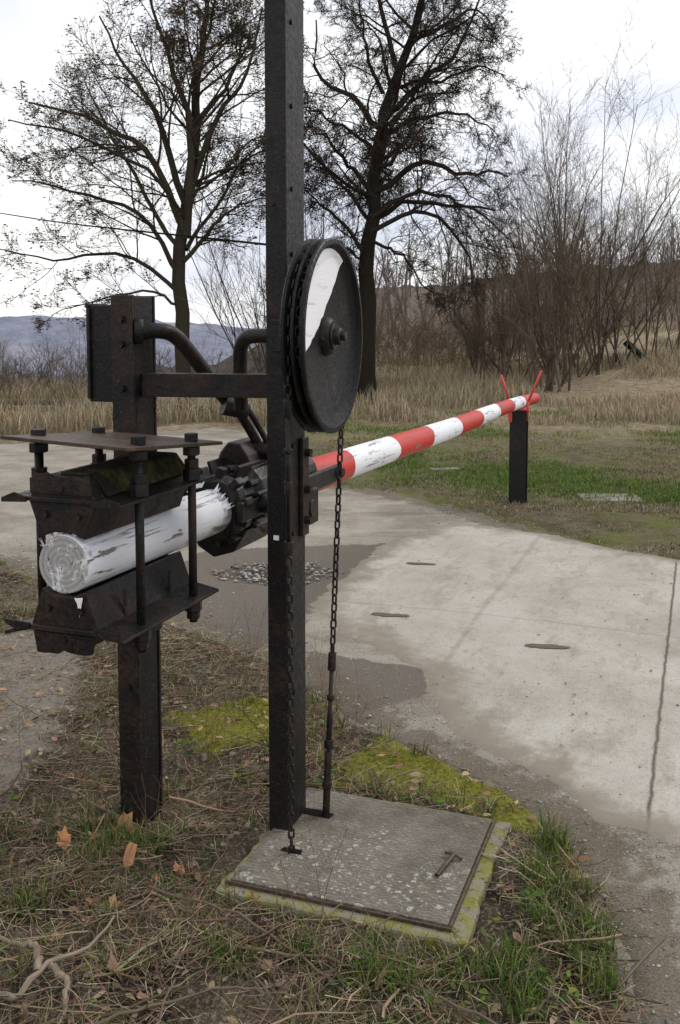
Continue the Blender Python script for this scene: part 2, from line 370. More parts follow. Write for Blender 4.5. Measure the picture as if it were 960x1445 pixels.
# ---------------------------------------------------------------- plants
def blades(name,X,Y,Z,H,W,lean,cols,mat=M_blade,curl=1.0):
    m=len(X); a=rng.random(m)*6.283; b=rng.random(m)*6.283
    dx,dy=np.cos(a)*lean,np.sin(a)*lean
    wx,wy=np.cos(b)*W,np.sin(b)*W
    V=np.zeros((m,5,3)); B=np.stack([X,Y,Z],1)
    w=np.stack([wx,wy,0*wx],1)
    mid=B+np.stack([dx*.35*H,dy*.35*H,.6*H*np.sqrt(np.clip(1-.3*lean**2,.02,1))],1)
    tip=B+np.stack([dx*H*curl,dy*H*curl,H*np.sqrt(np.clip(1-lean**2,.01,1))],1)
    V[:,0]=B-w*.5;V[:,1]=B+w*.5;V[:,2]=mid+w*.4;V[:,3]=mid-w*.4;V[:,4]=tip
    o=np.arange(m)[:,None]*5
    L=(np.array([0,1,2,3,3,2,4])[None]+o).ravel()
    st=(np.array([0,4])[None]+np.arange(m)[:,None]*7).ravel(); to=np.tile([4,3],m)
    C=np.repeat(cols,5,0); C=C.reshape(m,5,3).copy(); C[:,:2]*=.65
    return npmesh(name,V.reshape(-1,3),L,st,to,[mat],col=C.reshape(-1,3))
def okmask(X,Y,marg=-.02):
    sd=sdpoly(X,Y,ROAD); h=sdpoly(X,Y,HATCH)
    return (sd<marg+(fbm(X,Y,3,3,11)-.5)*.16)&(h<-.015)
def inmoss(X,Y): return np.maximum(sdpoly(X,Y,MOSS),sdpoly(X,Y,MOSS2))+(fbm(X,Y,9,3,12)-.5)*.12>-.01
def green(m,v=1.):
    c=np.stack([rng.uniform(.075,.15,m),rng.uniform(.13,.21,m),rng.uniform(.022,.05,m)],1); return c*v*rng.uniform(.6,1.15,(m,1))
def straw(m):
    b=rng.uniform(.35,1.2,(m,1)); return b*np.array([.42,.345,.225])*(1+.08*rng.standard_normal((m,3)))
def brown(m):
    b=rng.uniform(.3,1.2,(m,1)); return b*np.array([.20,.14,.09])*(1+.1*rng.standard_normal((m,3)))
T=2300; tx=rng.uniform(-3.2,1.1,T); ty=rng.uniform(2.0,6.9,T)
dens=fbm(tx,ty,1.8,3,31); k=(dens>.53+.16*rng.random(T)-.05)
k&=~((sdpoly(tx,ty,BARE)>0)&(rng.random(T)<.9)); k&=~(inmoss(tx,ty)&(rng.random(T)<.8))
tx,ty=tx[k],ty[k]
ex=np.array([(.60,2.75),(.66,2.9),(.70,3.05),(.64,3.02),(-.68,3.05),(-.75,3.0),(-.60,3.05),(-.72,2.98),(.05,2.42),(-.1,2.5),(.5,2.35),(.62,2.5),(.7,2.5),(.72,2.62),(-.22,3.05),(.15,2.36),(.3,2.4),(.56,2.62),(-.82,3.1),(-.9,2.7),(-.3,2.45),(.45,2.28),(.68,2.35),(.62,2.62),(.66,2.42),(.40,2.36),(.6,2.85),(.68,2.75),(.1,2.38),(.44,2.42),(-.62,3.0)])
nt0=len(tx)
tx=np.concatenate([tx,np.repeat(ex[:,0],5)+rng.normal(0,.026,len(ex)*5)]); ty=np.concatenate([ty,np.repeat(ex[:,1],5)+rng.normal(0,.026,len(ex)*5)])
nb=26; X=np.repeat(tx,nb)+rng.normal(0,.022,len(tx)*nb); Y=np.repeat(ty,nb)+rng.normal(0,.022,len(tx)*nb)
special=np.repeat(np.arange(len(tx))>=nt0,nb)
hs=np.repeat(rng.uniform(.5,1.2,len(tx)),nb)*np.where(special,1.25,1.); k=okmask(X,Y); X,Y,hs,special=X[k],Y[k],hs[k],special[k]; m=len(X)
isg=rng.random(m)<np.where(special,.88,.58)
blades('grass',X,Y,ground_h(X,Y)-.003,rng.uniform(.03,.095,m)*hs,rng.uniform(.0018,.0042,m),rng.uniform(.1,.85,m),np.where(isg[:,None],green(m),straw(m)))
m=70000; X=rng.uniform(-3,.95,m); Y=2.0+5*rng.random(m)**1.3; k=okmask(X,Y); k&=~((sdpoly(X,Y,BARE)>0)&(rng.random(m)<.8)); k&=(fbm(X,Y,4,3,33)>.34+.22*rng.random(m)); X,Y=X[k],Y[k]; m=len(X)
ms=inmoss(X,Y)
c=np.where(ms[:,None],rng.uniform(.6,1.25,(m,1))*np.array([.23,.225,.04]),np.where((rng.random(m)<.24)[:,None],green(m,.85),np.where((rng.random(m)<.55)[:,None],straw(m),brown(m))))
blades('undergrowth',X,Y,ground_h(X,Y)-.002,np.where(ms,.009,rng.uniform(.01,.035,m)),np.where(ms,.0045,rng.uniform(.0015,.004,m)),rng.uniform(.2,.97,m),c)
def litter(name,N,x0,x1,y0,y1,l0,l1,r0,r1,colf,seedz=.008,n=4):
    X=rng.uniform(x0,x1,N);Y=y0+(y1-y0)*rng.random(N)**1.3;k=okmask(X,Y); k&=~((sdpoly(X,Y,BARE)>0)&(rng.random(N)<.8)); k&=~(inmoss(X,Y)&(rng.random(N)<.85)); k&=(fbm(X,Y,3,3,34)>.30+.28*rng.random(N)); X,Y=X[k],Y[k];m=len(X)
    a=rng.random(m)*6.28;L=rng.uniform(l0,l1,m);tt=np.linspace(-.5,.5,n)
    bend=rng.normal(0,.3,m)
    px=X[:,None]+np.cos(a)[:,None]*tt*L[:,None]-np.sin(a)[:,None]*(tt**2)*(bend*L)[:,None]
    py=Y[:,None]+np.sin(a)[:,None]*tt*L[:,None]+np.cos(a)[:,None]*(tt**2)*(bend*L)[:,None]
    px+=rng.normal(0,.012,px.shape)*L[:,None]*1.5; py+=rng.normal(0,.012,px.shape)*L[:,None]*1.5
    pz=ground_h(X,Y)[:,None]+seedz+rng.uniform(0,.02,m)[:,None]+tt*(rng.normal(0,.15,m)*L)[:,None]
    P=np.stack([px,py,pz],-1); R=np.repeat(rng.uniform(r0,r1,m)[:,None],n,1)*np.linspace(1,.6,n)
    V,F=tubes_arr(P,R,3); return quads(name,V,F,[M_blade],col=np.repeat(colf(m),n*3,0),smooth=True)
litter('dry_grass_litter',26000,-2.8,.95,2.0,6.5,.04,.16,.0006,.0016,straw)
litter('fallen_twigs',4200,-2.4,.9,2.0,5.0,.06,.30,.0010,.0028,lambda m:brown(m)*1.3,.012,6)
litter('broken_sticks',170,-1.6,.9,2.0,4.0,.12,.42,.003,.0055,lambda m:brown(m)*1.5,.016,7)
def leaves(name,X,Y,Z,S,cols,tilt=.5):
    m=len(X); base=np.array([(-1,0,0),(-.35,-.42,.12),(.5,-.38,.1),(1,0,0),(.5,.38,.12),(-.35,.42,.1)])
    P=base[None]*(1+.12*rng.standard_normal((m,6,3))); P[...,2]+=rng.normal(0,.1,(m,6)); P=P*S[:,None,None]
    a=rng.random(m)*6.28; ti=rng.normal(0,tilt,m)
    y=P[...,1]*np.cos(ti)[:,None]-P[...,2]*np.sin(ti)[:,None]; z=P[...,1]*np.sin(ti)[:,None]+P[...,2]*np.cos(ti)[:,None]; x=P[...,0]
    V=np.stack([x*np.cos(a)[:,None]-y*np.sin(a)[:,None]+X[:,None],x*np.sin(a)[:,None]+y*np.cos(a)[:,None]+Y[:,None],z+Z[:,None]],-1).reshape(-1,3)
    o=np.arange(m)[:,None]*6
    F=np.concatenate([np.array([0,1,2,3])[None]+o,np.array([0,3,4,5])[None]+o])
    return quads(name,V,F,[M_blade],col=np.repeat(cols,6,0))
N=2600; X=rng.uniform(-2.2,.9,N); Y=2.0+3.5*rng.random(N); k=okmask(X,Y); X,Y=X[k],Y[k]; m=len(X)
leaves('dead_leaves',X,Y,ground_h(X,Y)+.015,rng.uniform(.006,.024,m),brown(m)*1.6+.01)
# crumbs of leaf and bark blown onto the slabs and the hatch
N=170; X=rng.uniform(-.3,2.6,N); Y=rng.uniform(2.6,8.0,N); k=sdpoly(X,Y,ROAD)>.05; X,Y=X[k],Y[k]; m=len(X)
leaves('blown_leaf_crumbs',X,Y,terrain(X,Y)+.016,rng.uniform(.004,.012,m),brown(m)*.9,.3)
def lobed(name,pts,cols):
    V=[];F=[];C=[]
    for (x,y,s),c in zip(pts,cols):
        k=14; b=len(V); z=float(ground_h(np.array([x]),np.array([y]))[0])+.03; a0=rng.random()*6.28; ti=rng.normal(0,.7); tj=rng.normal(.4,.6)
        V.append((x,y,z)); C.append(c*.8)
        for q in range(k):
            th=2*math.pi*q/k; rr=s*(.55+.45*abs(math.cos(th/2)))*(1.1 if q%2 else .8); lx,ly=rr*math.cos(th),rr*.7*math.sin(th)
            V.append((x+lx*math.cos(a0)-ly*math.sin(a0),y+lx*math.sin(a0)+ly*math.cos(a0),z+lx*ti+ly*tj+rng.normal(0,.008))); C.append(c*rng.uniform(.7,1.25))
        for q in range(k): F.append((b,b+1+q,b+1+(q+1)%k))
    o=pymesh(name,V,F,M_blade); a_=o.data.attributes.new('Col','FLOAT_COLOR','POINT'); cc=np.ones((len(V),4),np.float32); cc[:,:3]=np.array(C); a_.data.foreach_set('color',cc.ravel())
pts=[(rng.normal(-.82,.05),rng.normal(3.05,.07),rng.uniform(.03,.05)) for _ in range(8)]+[(rng.normal(-.58,.07),rng.normal(2.75,.10),rng.uniform(.02,.032)) for _ in range(7)]+[(rng.uniform(-1.0,.3),rng.uniform(2.15,3.4),rng.uniform(.014,.026)) for _ in range(22)]
pts=[p for p in pts if sdpoly(np.array([p[0]]),np.array([p[1]]),HATCH)[0]<-.02]
lobed('oak_leaves',pts,[np.array([.40,.19,.085])*rng.uniform(.4,1.25)+rng.uniform(0,.06) if i<15 else np.array([.22,.15,.10])*rng.uniform(.4,1.3) for i in range(len(pts))])
T=330; tx=rng.uniform(-1.6,.9,T); ty=rng.uniform(2.05,4.2,T); bias=rng.random(T)<(.2+.8*(tx>.1)); tx,ty=tx[bias],ty[bias]
X=np.repeat(tx,9)+rng.normal(0,.028,len(tx)*9);Y=np.repeat(ty,9)+rng.normal(0,.028,len(tx)*9);k=okmask(X,Y,-.05)&~inmoss(X,Y);X,Y=X[k],Y[k];m=len(X)
leaves('weeds',X,Y,ground_h(X,Y)+.015+rng.uniform(0,.02,m),rng.uniform(.007,.018,m),green(m)*.85,.7)
m=180000; Y=6.6+11*rng.random(m)**1.5; X=rng.uniform(-.1,.52,m)*Y+rng.uniform(-.5,.5,m); sd=sdpoly(X,Y,ROAD)
k=(sd<-.05+(fbm(X,Y,3,3,11)-.5)*.16)&(fbm(X,Y,1.1,4,41)>.33+.2*rng.random(m))&((sd<-.35)|(rng.random(m)<.35)); X,Y=X[k],Y[k]; m=len(X)
gr=fbm(X,Y,.7,4,42)+.18*(rng.random(m)-.5)
c=np.where((gr>.475)[:,None],green(m,1.3),np.where((rng.random(m)<.65)[:,None],straw(m),brown(m)))
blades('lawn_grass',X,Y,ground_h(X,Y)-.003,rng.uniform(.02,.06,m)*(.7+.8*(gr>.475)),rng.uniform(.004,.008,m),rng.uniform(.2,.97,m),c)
m=110000; Y=13.5+18*rng.random(m); X=rng.uniform(-.42,.46,m)*Y; sd=sdpoly(X,Y,ROAD)
hgt=ss(.42,.62,fbm(X,Y,.45,4,51)); k=(sd<-.3)&(rng.random(m)<.2+.8*hgt)&((X/Y<-.05)|(Y>16.0-X*.12+2.5*(fbm(X,Y,.35,3,52)-.5))); k&=~((X/Y<-.05)&(Y>22)); X,Y,hgt=X[k],Y[k],hgt[k]; m=len(X)
c=straw(m)*1.15; far=ss(.12,.22,X/Y)
blades('tall_dry_grass',X,Y,ground_h(X,Y)-.01,rng.uniform(.12,.38,m)*(.35+1.1*hgt)*(1-.45*far),rng.uniform(.007,.015,m),rng.uniform(.05,.75,m),c)

# ---------------------------------------------------------------- trees
def children(P,R,nch,tr,ang,lr,n,trop,wig,rr=.6,rmin=.003,rtip=.35):
    M,k,_=P.shape; idx=np.repeat(np.arange(M),nch); m=len(idx)
    t=rng.uniform(tr[0],tr[1],m); f=t*(k-1); i=np.minimum(f.astype(int),k-2); f-=i
    A=P[idx,i];B=P[idx,i+1]; pos=A+(B-A)*f[:,None]; T=(B-A)/(np.linalg.norm(B-A,axis=1,keepdims=True)+1e-9)
    rad=R[idx,i]*(1-f)+R[idx,i+1]*f
    Lp=np.linalg.norm(np.diff(P,axis=1),axis=2).sum(1)[idx]
    v=rng.standard_normal((m,3)); v-=T*(v*T).sum(1,keepdims=True); v/=np.linalg.norm(v,axis=1,keepdims=True)
    a=np.radians(rng.uniform(ang[0],ang[1],m))[:,None]
    D=np.cos(a)*T+np.sin(a)*v; D[:,2]+=trop; D/=np.linalg.norm(D,axis=1,keepdims=True)
    L=Lp*rng.uniform(lr[0],lr[1],m)*(1.15-.6*t)
    dirs=D[:,None]+np.cumsum(rng.normal(0,wig,(m,n-1,3)),1); dirs[...,2]+=trop*.5*np.linspace(0,1,n-1)
    dirs/=np.linalg.norm(dirs,axis=2,keepdims=True)
    Pn=np.concatenate([pos[:,None],pos[:,None]+np.cumsum(dirs*(L/(n-1))[:,None,None],1)],1)
    r0=np.clip(rad*rr,rmin,None); Rn=r0[:,None]*np.linspace(1,rtip,n)
    return Pn,np.maximum(Rn,rmin*.6)
def barkc(c,m,var=.25): return np.array(c)[None]*rng.uniform(1-var,1+var,(m,1))
def addt(acc,P,R,k,c,var=.25):
    V,F=tubes_arr(P,R,k); acc.add(V,F,np.repeat(barkc(c,len(P),var),P.shape[1]*k,0))
def tree(name,base,trunk,tr,limbs,lr,cfg,col,budn=0,budc=(.09,.06,.035),buds=(.012,.03)):
    acc=Acc(); bx,by=base; bz=float(terrain(np.array([bx]),np.array([by]))[0])-.05
    Pt=resample([(bx+x,by+dy,bz+z) for x,dy,z in trunk],16); Rt=np.interp(np.linspace(0,1,16),[0,.05,.3,1],[tr*1.12,tr*.98,tr*.8,tr*.25])
    Pt[1:]+=rng.normal(0,.03,(15,3)); addt(acc,Pt[None],Rt[None],10,col)
    LP=[];LR=[]
    for l,rad in limbs:
        p=resample([(bx+x,by+dy,bz+z) for x,dy,z in l],12); p[1:]+=np.cumsum(rng.normal(0,cfg.get('lw',.028),(11,3)),0); LP.append(p); LR.append(rad*.85*np.linspace(1,.22,12))
    LP=np.array(LP);LR=np.array(LR); addt(acc,LP,LR,7,col)
    AP,AR=children(Pt[None],Rt[None],cfg['auto'],(.35,.98),(40,80),(.22,.36),12,.15,.12,.32); addt(acc,AP,AR,6,col)
    LP=np.concatenate([LP,AP,Pt[None,4:]]); LR=np.concatenate([LR,AR,Rt[None,4:]]); P,R=LP,LR
    w=cfg['wig']; tc=tuple(x*1.5 for x in col)
    P1,R1=children(P,R,cfg['c1'],(.15,.99),(28,65),(.30,.55),9,cfg['trop'],w,.42,.008); addt(acc,P1,R1,4,col)
    P2,R2=children(P1,R1,cfg['c2'],(.12,1),(28,65),(.35,.65),7,cfg['trop'],w,.48,.005); addt(acc,P2,R2,3,col)
    P3,R3=children(P2,R2,cfg['c3'],(.12,1),(25,60),(.4,.75),5,cfg['trop'],w,.6,cfg.get('r3',.0036)); addt(acc,P3,R3,3,tc)
    P4,R4=children(P3,R3,cfg['c4'],(.1,1),(25,60),(.45,.85),4,cfg['trop'],w,.7,cfg.get('r4',.0028)); addt(acc,P4,R4,3,tc)
    o=acc.obj('trunk_and_branches',[M_bark],smooth=True)
    e=empty(name); o.parent=e
    if budn:
        src=P4[rng.integers(0,len(P4),budn),rng.integers(1,4,budn)]+rng.normal(0,.03,(budn,3))
        l=leaves('withered_leaves',src[:,0],src[:,1],src[:,2],rng.uniform(buds[0],buds[1],budn),barkc(budc,budn,.4),1.2); l.parent=e
    print(name,len(P4))
def j(l,s=.5,seed=0):
    d=rng.uniform(-s,s); k=len(l); return [(x,d*i/(k-1)*2,z) for i,(x,z) in enumerate(l)]
tree('acacia_tree',(-2.76,18.0),[(0,0,0),(-.13,0,2.34),(.04,.1,4.27),(.26,.1,6.2),(.40,0,7.5)],.15,[
 (j([(0,3.3),(-.64,4.53),(-1.35,5.04),(-2.38,5.3)]),.085),
 (j([(-.12,2.2),(-1.1,2.9),(-2.1,2.9),(-3.0,3.1)]),.05),
 (j([(0,3.2),(.22,4.9),(.06,6.2),(-.32,7.4)]),.10),
 (j([(.0,3.8),(.45,5.17),(.96,5.8),(1.35,6.9)]),.075),
 (j([(-.05,2.8),(.74,3.63),(1.58,3.9)]),.055),
 (j([(-.1,2.5),(-.7,3.6),(-1.6,4.0),(-2.7,4.2)]),.06),
 (j([(0,3.8),(-.5,5.4),(-1.0,6.2),(-1.6,7.2)]),.08),
 (j([(.1,5.0),(.8,6.2),(1.0,7.4)],1.),.055),
 (j([(0,3.0),(.3,3.8),(.9,4.8),(1.5,5.4)],1.2),.05),
 (j([(-.1,2.0),(-.8,2.3),(-1.7,2.2),(-2.6,2.0)],.6),.035),
 (j([(-.1,3.0),(-.9,4.3),(-1.7,5.6),(-2.1,6.4)],.8),.055),
 (j([(0,3.5),(-.4,4.2),(-1.4,4.7),(-2.1,4.7)],1.5),.05)],.0,
 dict(auto=8,c1=9,c2=7,c3=5,c4=3,wig=.12,trop=.10,r3=.0042,r4=.0034),(.050,.043,.030),21000,(.12,.085,.055),(.014,.034))
tree('old_fruit_tree',(.55,20.0),[(0,0,0),(-.04,0,2.0),(.1,.1,3.84),(.31,0,5.7),(.89,.1,7.27),(1.17,0,9.2)],.19,[
 (j([(.12,4.2),(1.17,4.75),(2.3,4.63),(3.24,4.5)]),.085),
 (j([(.3,5.4),(-.26,6.0),(-.97,6.7),(-1.1,7.8)]),.085),
 (j([(.35,5.7),(1.17,6.56),(1.9,7.27),(2.46,8.3)]),.085),
 (j([(.6,6.5),(.31,7.56),(.03,8.9)]),.075),
 (j([(.06,3.4),(1.17,3.5),(2.0,2.8),(2.3,1.8)]),.065),
 (j([(0,2.9),(-.7,3.84),(-1.2,4.5)]),.055),
 (j([(.08,3.7),(.89,4.2),(1.74,3.94),(2.6,3.3)]),.065),
 (j([(.1,4.1),(-.6,4.9),(-1.3,5.3)]),.065),
 (j([(.85,7.1),(1.7,7.7),(2.4,7.6)]),.06),
 (j([(.3,5.3),(1.1,5.7),(2.0,5.9),(2.7,5.6)],1.),.065),
 (j([(.1,4.6),(.8,5.4),(1.3,6.0)],1.6),.06),
 (j([(.3,6.1),(-.2,6.9),(-.5,7.9)],1.),.05),
 (j([(.2,4.9),(-.5,5.6),(-1.2,6.0)],1.4),.05),
 (j([(.5,6.2),(1.3,6.3),(2.2,6.7),(2.8,6.6)],1.2),.05),
 (j([(.0,3.2),(.5,2.9),(1.2,2.4)],1.6),.045),
 (j([(.0,2.6),(-.5,3.0),(-1.0,2.8)],1.6),.045)],.0,
 dict(auto=13,c1=10,c2=7,c3=6,c4=3,wig=.27,trop=-.02,lw=.055,r3=.0052,r4=.0042),(.034,.027,.021),12000,(.06,.045,.03),(.012,.024))
def thicket(name,N,xf,yr,hf,col,c=(6,5,3),rr=(.012,.03),lean=.12,wig=.06,trop=.25,t0=.25):
    acc=Acc(); X,Y=xf(N); H=hf(X,Y)*rng.uniform(.5,1.12,N); n=7
    D=rng.normal(0,lean,(N,3)); D[:,2]=1
    dirs=D[:,None]+np.cumsum(rng.normal(0,wig,(N,n-1,3)),1); dirs[...,2]=np.abs(dirs[...,2]); dirs/=np.linalg.norm(dirs,axis=2,keepdims=True)
    B=np.stack([X,Y,terrain(X,Y)-.05],1)
    P=np.concatenate([B[:,None],B[:,None]+np.cumsum(dirs*(H/(n-1))[:,None,None],1)],1)
    R=rng.uniform(rr[0],rr[1],N)[:,None]*np.linspace(1,.25,n); addt(acc,P,R,4,col,.35)
    P1,R1=children(P,R,c[0],(t0,1),(18,48),(.22,.5),5,trop,.14,.55,.0045); addt(acc,P1,R1,3,col,.35)
    P2,R2=children(P1,R1,c[1],(.1,1),(20,50),(.35,.7),4,trop,.17,.6,.003); addt(acc,P2,R2,3,tuple(x*1.15 for x in col),.35)
    if c[2]:
        P3,R3=children(P2,R2,c[2],(.1,1),(20,55),(.4,.8),3,trop,.15,.7,.0028); addt(acc,P3,R3,3,tuple(x*1.25 for x in col),.35)
    return acc.obj(name,[M_bark])
def cl(cx,cy,s):
    def f(N):
        i=rng.integers(0,len(cx),N); return np.array(cx)[i]+rng.normal(0,s,N),np.array(cy)[i]+rng.normal(0,s,N)
    return f
thicket('tall_shrub_thicket',52,cl([4.3,4.9,5.7,6.3,5.3],[20.5,21.8,22.4,23.5,24],.22),0,lambda x,y:6.1-.7*np.abs(x-5.5),(.125,.097,.070),(10,6,3),(.014,.038),.24,.09,.15,.2)
thicket('tall_shrub_thicket',44,cl([3.1,3.7,7.1,8.0,8.8],[21.5,22.5,23.5,24.5,25.5],.28),0,lambda x,y:np.where(x<5,3.5,4.3-.3*(x-7)),(.13,.10,.075),(9,6,3),(.010,.028),.25,.09,.15,.2)
thicket('hawthorn_shrub',26,cl([-1.4,-.9],[19.5,20.5],.3),0,lambda x,y:4.4+0*x,(.085,.068,.05),(8,6,3),(.010,.025),.18)
def un(x0,x1,y0,y1):
    def f(N):
        y=rng.uniform(y0,y1,N); return rng.uniform(x0,x1,N)*y,y
    return f
thicket('bramble_hedge',380,un(-.03,.27,23.5,31),0,lambda x,y:1.3+1.3*fbm(x,y,.4,3,61),(.14,.102,.074),(6,4,2),(.006,.013),.38,.16,.05)
thicket('bramble_hedge',90,un(.27,.42,33,38),0,lambda x,y:1.6+1.1*fbm(x,y,.4,3,61),(.15,.115,.088),(6,4,2),(.008,.016),.35,.14,.05)
thicket('bramble_hedge',190,un(-.36,-.02,19.5,23),0,lambda x,y:.6+.8*fbm(x,y,.4,3,62),(.12,.095,.07),(5,4,2),(.005,.010),.35,.14,.1)
thicket('distant_trees',170,un(-.05,.48,42,90),0,lambda x,y:4.6+0*x,(.16,.135,.12),(9,6,2),(.04,.09),.08,.05,.2)  # bark colour lightened to carry distance haze
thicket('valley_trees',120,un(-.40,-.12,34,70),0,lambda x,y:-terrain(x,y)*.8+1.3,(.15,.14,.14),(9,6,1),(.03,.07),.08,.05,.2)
# ---------------------------------------------------------------- hills
t=NT('hazy_woodland'); g=t.mix(t.rng(t.noise(.09,5,.75),.35,.65),(.18,.195,.26),(.30,.31,.38)); g=t.mix(t.rng(t.noise(.02,4,.6),.5,.62,0,.5),g,(.34,.33,.35)); t.bump(t.noise(.3,5,.8),.6,3); M_hill=t.fin(g,1,.0)  # distance haze is put into this blue-grey base colour
def hz(x,y):
    rel=x/y
    crest=-3+9*fbm(x,x*0+3,.006,3,71)-10*ss(-.25,.1,rel)+10*ss(.0,.3,rel)
    z=-42+(crest+42)*ss(150,430,y)+(fbm(x,y,.12,4,72)-.5)*5
    return z,None
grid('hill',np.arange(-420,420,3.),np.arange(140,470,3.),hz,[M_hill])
t=NT('brown_woodland'); g=t.mix(t.rng(t.noise(.8,5,.8),.35,.65),(.10,.083,.072),(.21,.18,.16)); t.bump(t.noise(1.5,5,.8),1.,1); M_hillb=t.fin(g,1,.0)
def hz2(x,y):
    rel=x/y
    z=-6+(8.6+3.5*fbm(x,y,.05,3,73))*ss(40,110,y)+(fbm(x,y,.5,3,74)-.5)*2.6+2.6*ss(.1,.35,rel)-9*ss(.06,-.16,rel)
    return z,None
grid('wooded_hillside',np.arange(-25,90,.9),np.arange(40,125,.9),hz2,[M_hillb])

# ---------------------------------------------------------------- boom
FB=FR(-.724,2.55,1.06)
boom=empty('barrier_boom')
dirv=(Vector((1.78,9.4,.93))-Vector((-.724,2.55,1.06))); Lb=dirv.length+.42
MB=Matrix.Translation((-.724,2.55,1.06))@dirv.to_track_quat('Y','Z').to_matrix().to_4x4()
edges=[0,.03,.8,1.44,2.14,2.88,3.59,4.31,5.01,5.70,6.38,7.03,Lb]
colr=[0,0,0,1,0,1,0,1,0,1,0,1]
rings=[];mi=[]
for i in range(len(edges)-1):
    kk=max(2,int((edges[i+1]-edges[i])/.06))
    for q in range(kk): rings.append(edges[i]+(edges[i+1]-edges[i])*q/kk); mi.append(colr[i])
rings.append(Lb); K=32; V=[]
for a in rings:
    rad=.0785-.026*a/Lb
    if a<.001: rad*=.97
    for q in range(K):
        th=2*math.pi*q/K; rr=rad*(1+.05*float(fbm(np.array([math.cos(th)*1.5+5]),np.array([math.sin(th)*1.5+a*.8+5]),1.,2,3)[0])-.025); V.append((rr*math.cos(th)+.006*math.sin(a*1.7),a+(0 if a<.05 else .008*math.sin(3*th+a*5)),rr*math.sin(th)+.005*math.sin(a*1.3)))
F=[];fm=[]
for i in range(len(rings)-1):
    for q in range(K): F.append((i*K+q,(i+1)*K+q,(i+1)*K+(q+1)%K,i*K+(q+1)%K)); fm.append(mi[i])
F.append(tuple(range(K))); fm.append(2); e0=(len(rings)-1)*K; F.append(tuple(range(e0+K-1,e0-1,-1))); fm.append(1)
ob=pymesh('pole',V,F,[M_white,M_red,M_end],boom,MB)
for p,m_ in zip(ob.data.polygons,fm): p.material_index=m_; p.use_smooth=(m_<2)
for i in range(16):
    th=rng.uniform(.2,2.9); r0=.078; l=rng.uniform(.012,.035); x0=r0*math.cos(th); z0=r0*math.sin(th)
    pymesh('paint_flake',[(x0-.006,.02+rng.uniform(-.01,.02),z0),(x0+.008,.015,z0),(x0*1.1+rng.normal(0,.008),.005+rng.normal(0,.01),z0+l)],[(0,1,2)],M_white,boom,FB)
for i in range(16):
    th=rng.uniform(.0,3.1); r0=.079; l=rng.uniform(.008,.026); x0=r0*math.cos(th); z0=r0*math.sin(th)
    pymesh('paint_flake',[(x0-.008,.77,z0),(x0+.008,.775,z0),(x0*1.12+rng.normal(0,.008),.80+rng.normal(0,.015),z0+l)],[(0,1,2)],M_white,boom,FB)
pymesh('paint_drip',[(.035,-.006,-.085),(.062,-.006,-.082),(.058,-.006,-.10),(.050,-.0065,-.135),(.044,-.006,-.10)],[(0,1,2,3,4)],M_signw,boom,FB)
up=[(-.068,.068),(-.03,.083),(.03,.083),(.068,.068),(.105,.168),(.062,.232),(-.062,.232),(-.105,.168)]
prism('upper_clamp',up,.0,.50,M_steel2,boom,FB,.004)
prism('upper_clamp_side_skin',[(.058,.2355),(.064,.2355),(.108,.1785),(.102,.1785)],.05,.49,M_mossteel,boom,FB,.001)
prism('upper_clamp_top_skin',[(-.03,.2325),(.058,.2325),(.058,.2365),(-.03,.2365)],.04,.49,M_mossteel,boom,FB,.001)
prism('upper_flange',[(-.178,.160),(-.100,.164),(.100,.164),(.182,.160),(.182,.168),(.1,.176),(-.1,.176),(-.178,.170)],-.01,.50,M_steel2,boom,FB,.002)
lo=[(-.068,-.068),(-.105,-.168),(-.062,-.225),(.062,-.225),(.105,-.168),(.068,-.068),(.03,-.083),(-.03,-.083)]
prism('lower_clamp',lo,.0,.50,M_steel2,boom,FB,.004)
prism('lower_flange',[(-.182,-.192),(-.1,-.166),(.1,-.166),(.188,-.182),(.188,-.19),(.1,-.18),(-.1,-.18),(-.182,-.202)],-.015,.52,M_steel2,boom,FB,.002)
for x_,z_ in((.0,.20),(-.05,.13),(.05,.13),(0,-.2),(-.05,-.12),(.05,-.12)):
    cyl('end_rivet',(x_,-.010,z_),(x_,.01,z_),.010,M_steel2,boom,FB,8)
for s in (1,-1):
    zz=.232*s
    top=[(x_,zz*(1+rng.uniform(-.02,.05))) for x_ in np.linspace(-.085,.085,9)]
    prism('bent_lip',top+[(.095,zz*.80),(-.095,zz*.80)],-.006,.003,M_steel2,boom,FB,.001)
    for b0,b1 in ((-.178,-.10),(.10,.182)):
        prism('flange_lip',[(b0,.158*s),(b1,.162*s),(b1,.176*s),((b0+b1)/2,.186*s),(b0,.170*s)],-.018,-.011,M_steel2,boom,FB,.001)
for s in(-1,1):
    for a in (.13,.37): box('gusset',*( (-.104,-.100) if s<0 else (.100,.104)),a-.006,a+.006,-.165,-.09,M_steel2,boom,FB,.001)
o=pymesh('weight_plate',[(x,y,z+(.010 if x<0 else 0)-.085*y+t_) for t_ in (0,.010) for y in (.0,.53) for x,z in ((-.19,.312),(.20,.306))],[(0,2,3,1),(4,5,7,6),(0,1,5,4),(2,6,7,3),(0,4,6,2),(1,3,7,5)],M_rust,boom,FB,.002)
for b in (-.158,.158):
    for a in (.12,.41):
        dz=-.085*a+(.006 if b<0 else 0)
        cyl('rod',(b,a,-.255),(b,a,.335+dz),.0125,M_steel2,boom,FB,12)
        for z0,z1,rr in ((.170,.205,.027),(.205,.232,.022),(.278+dz,.304+dz,.026),(.318+dz,.342+dz,.021),(-.222,-.192,.027),(-.245,-.224,.021)):
            cyl('nut',(b,a,z0),(b,a,z1),rr,M_steel2,boom,FB,6,bevel=.002)
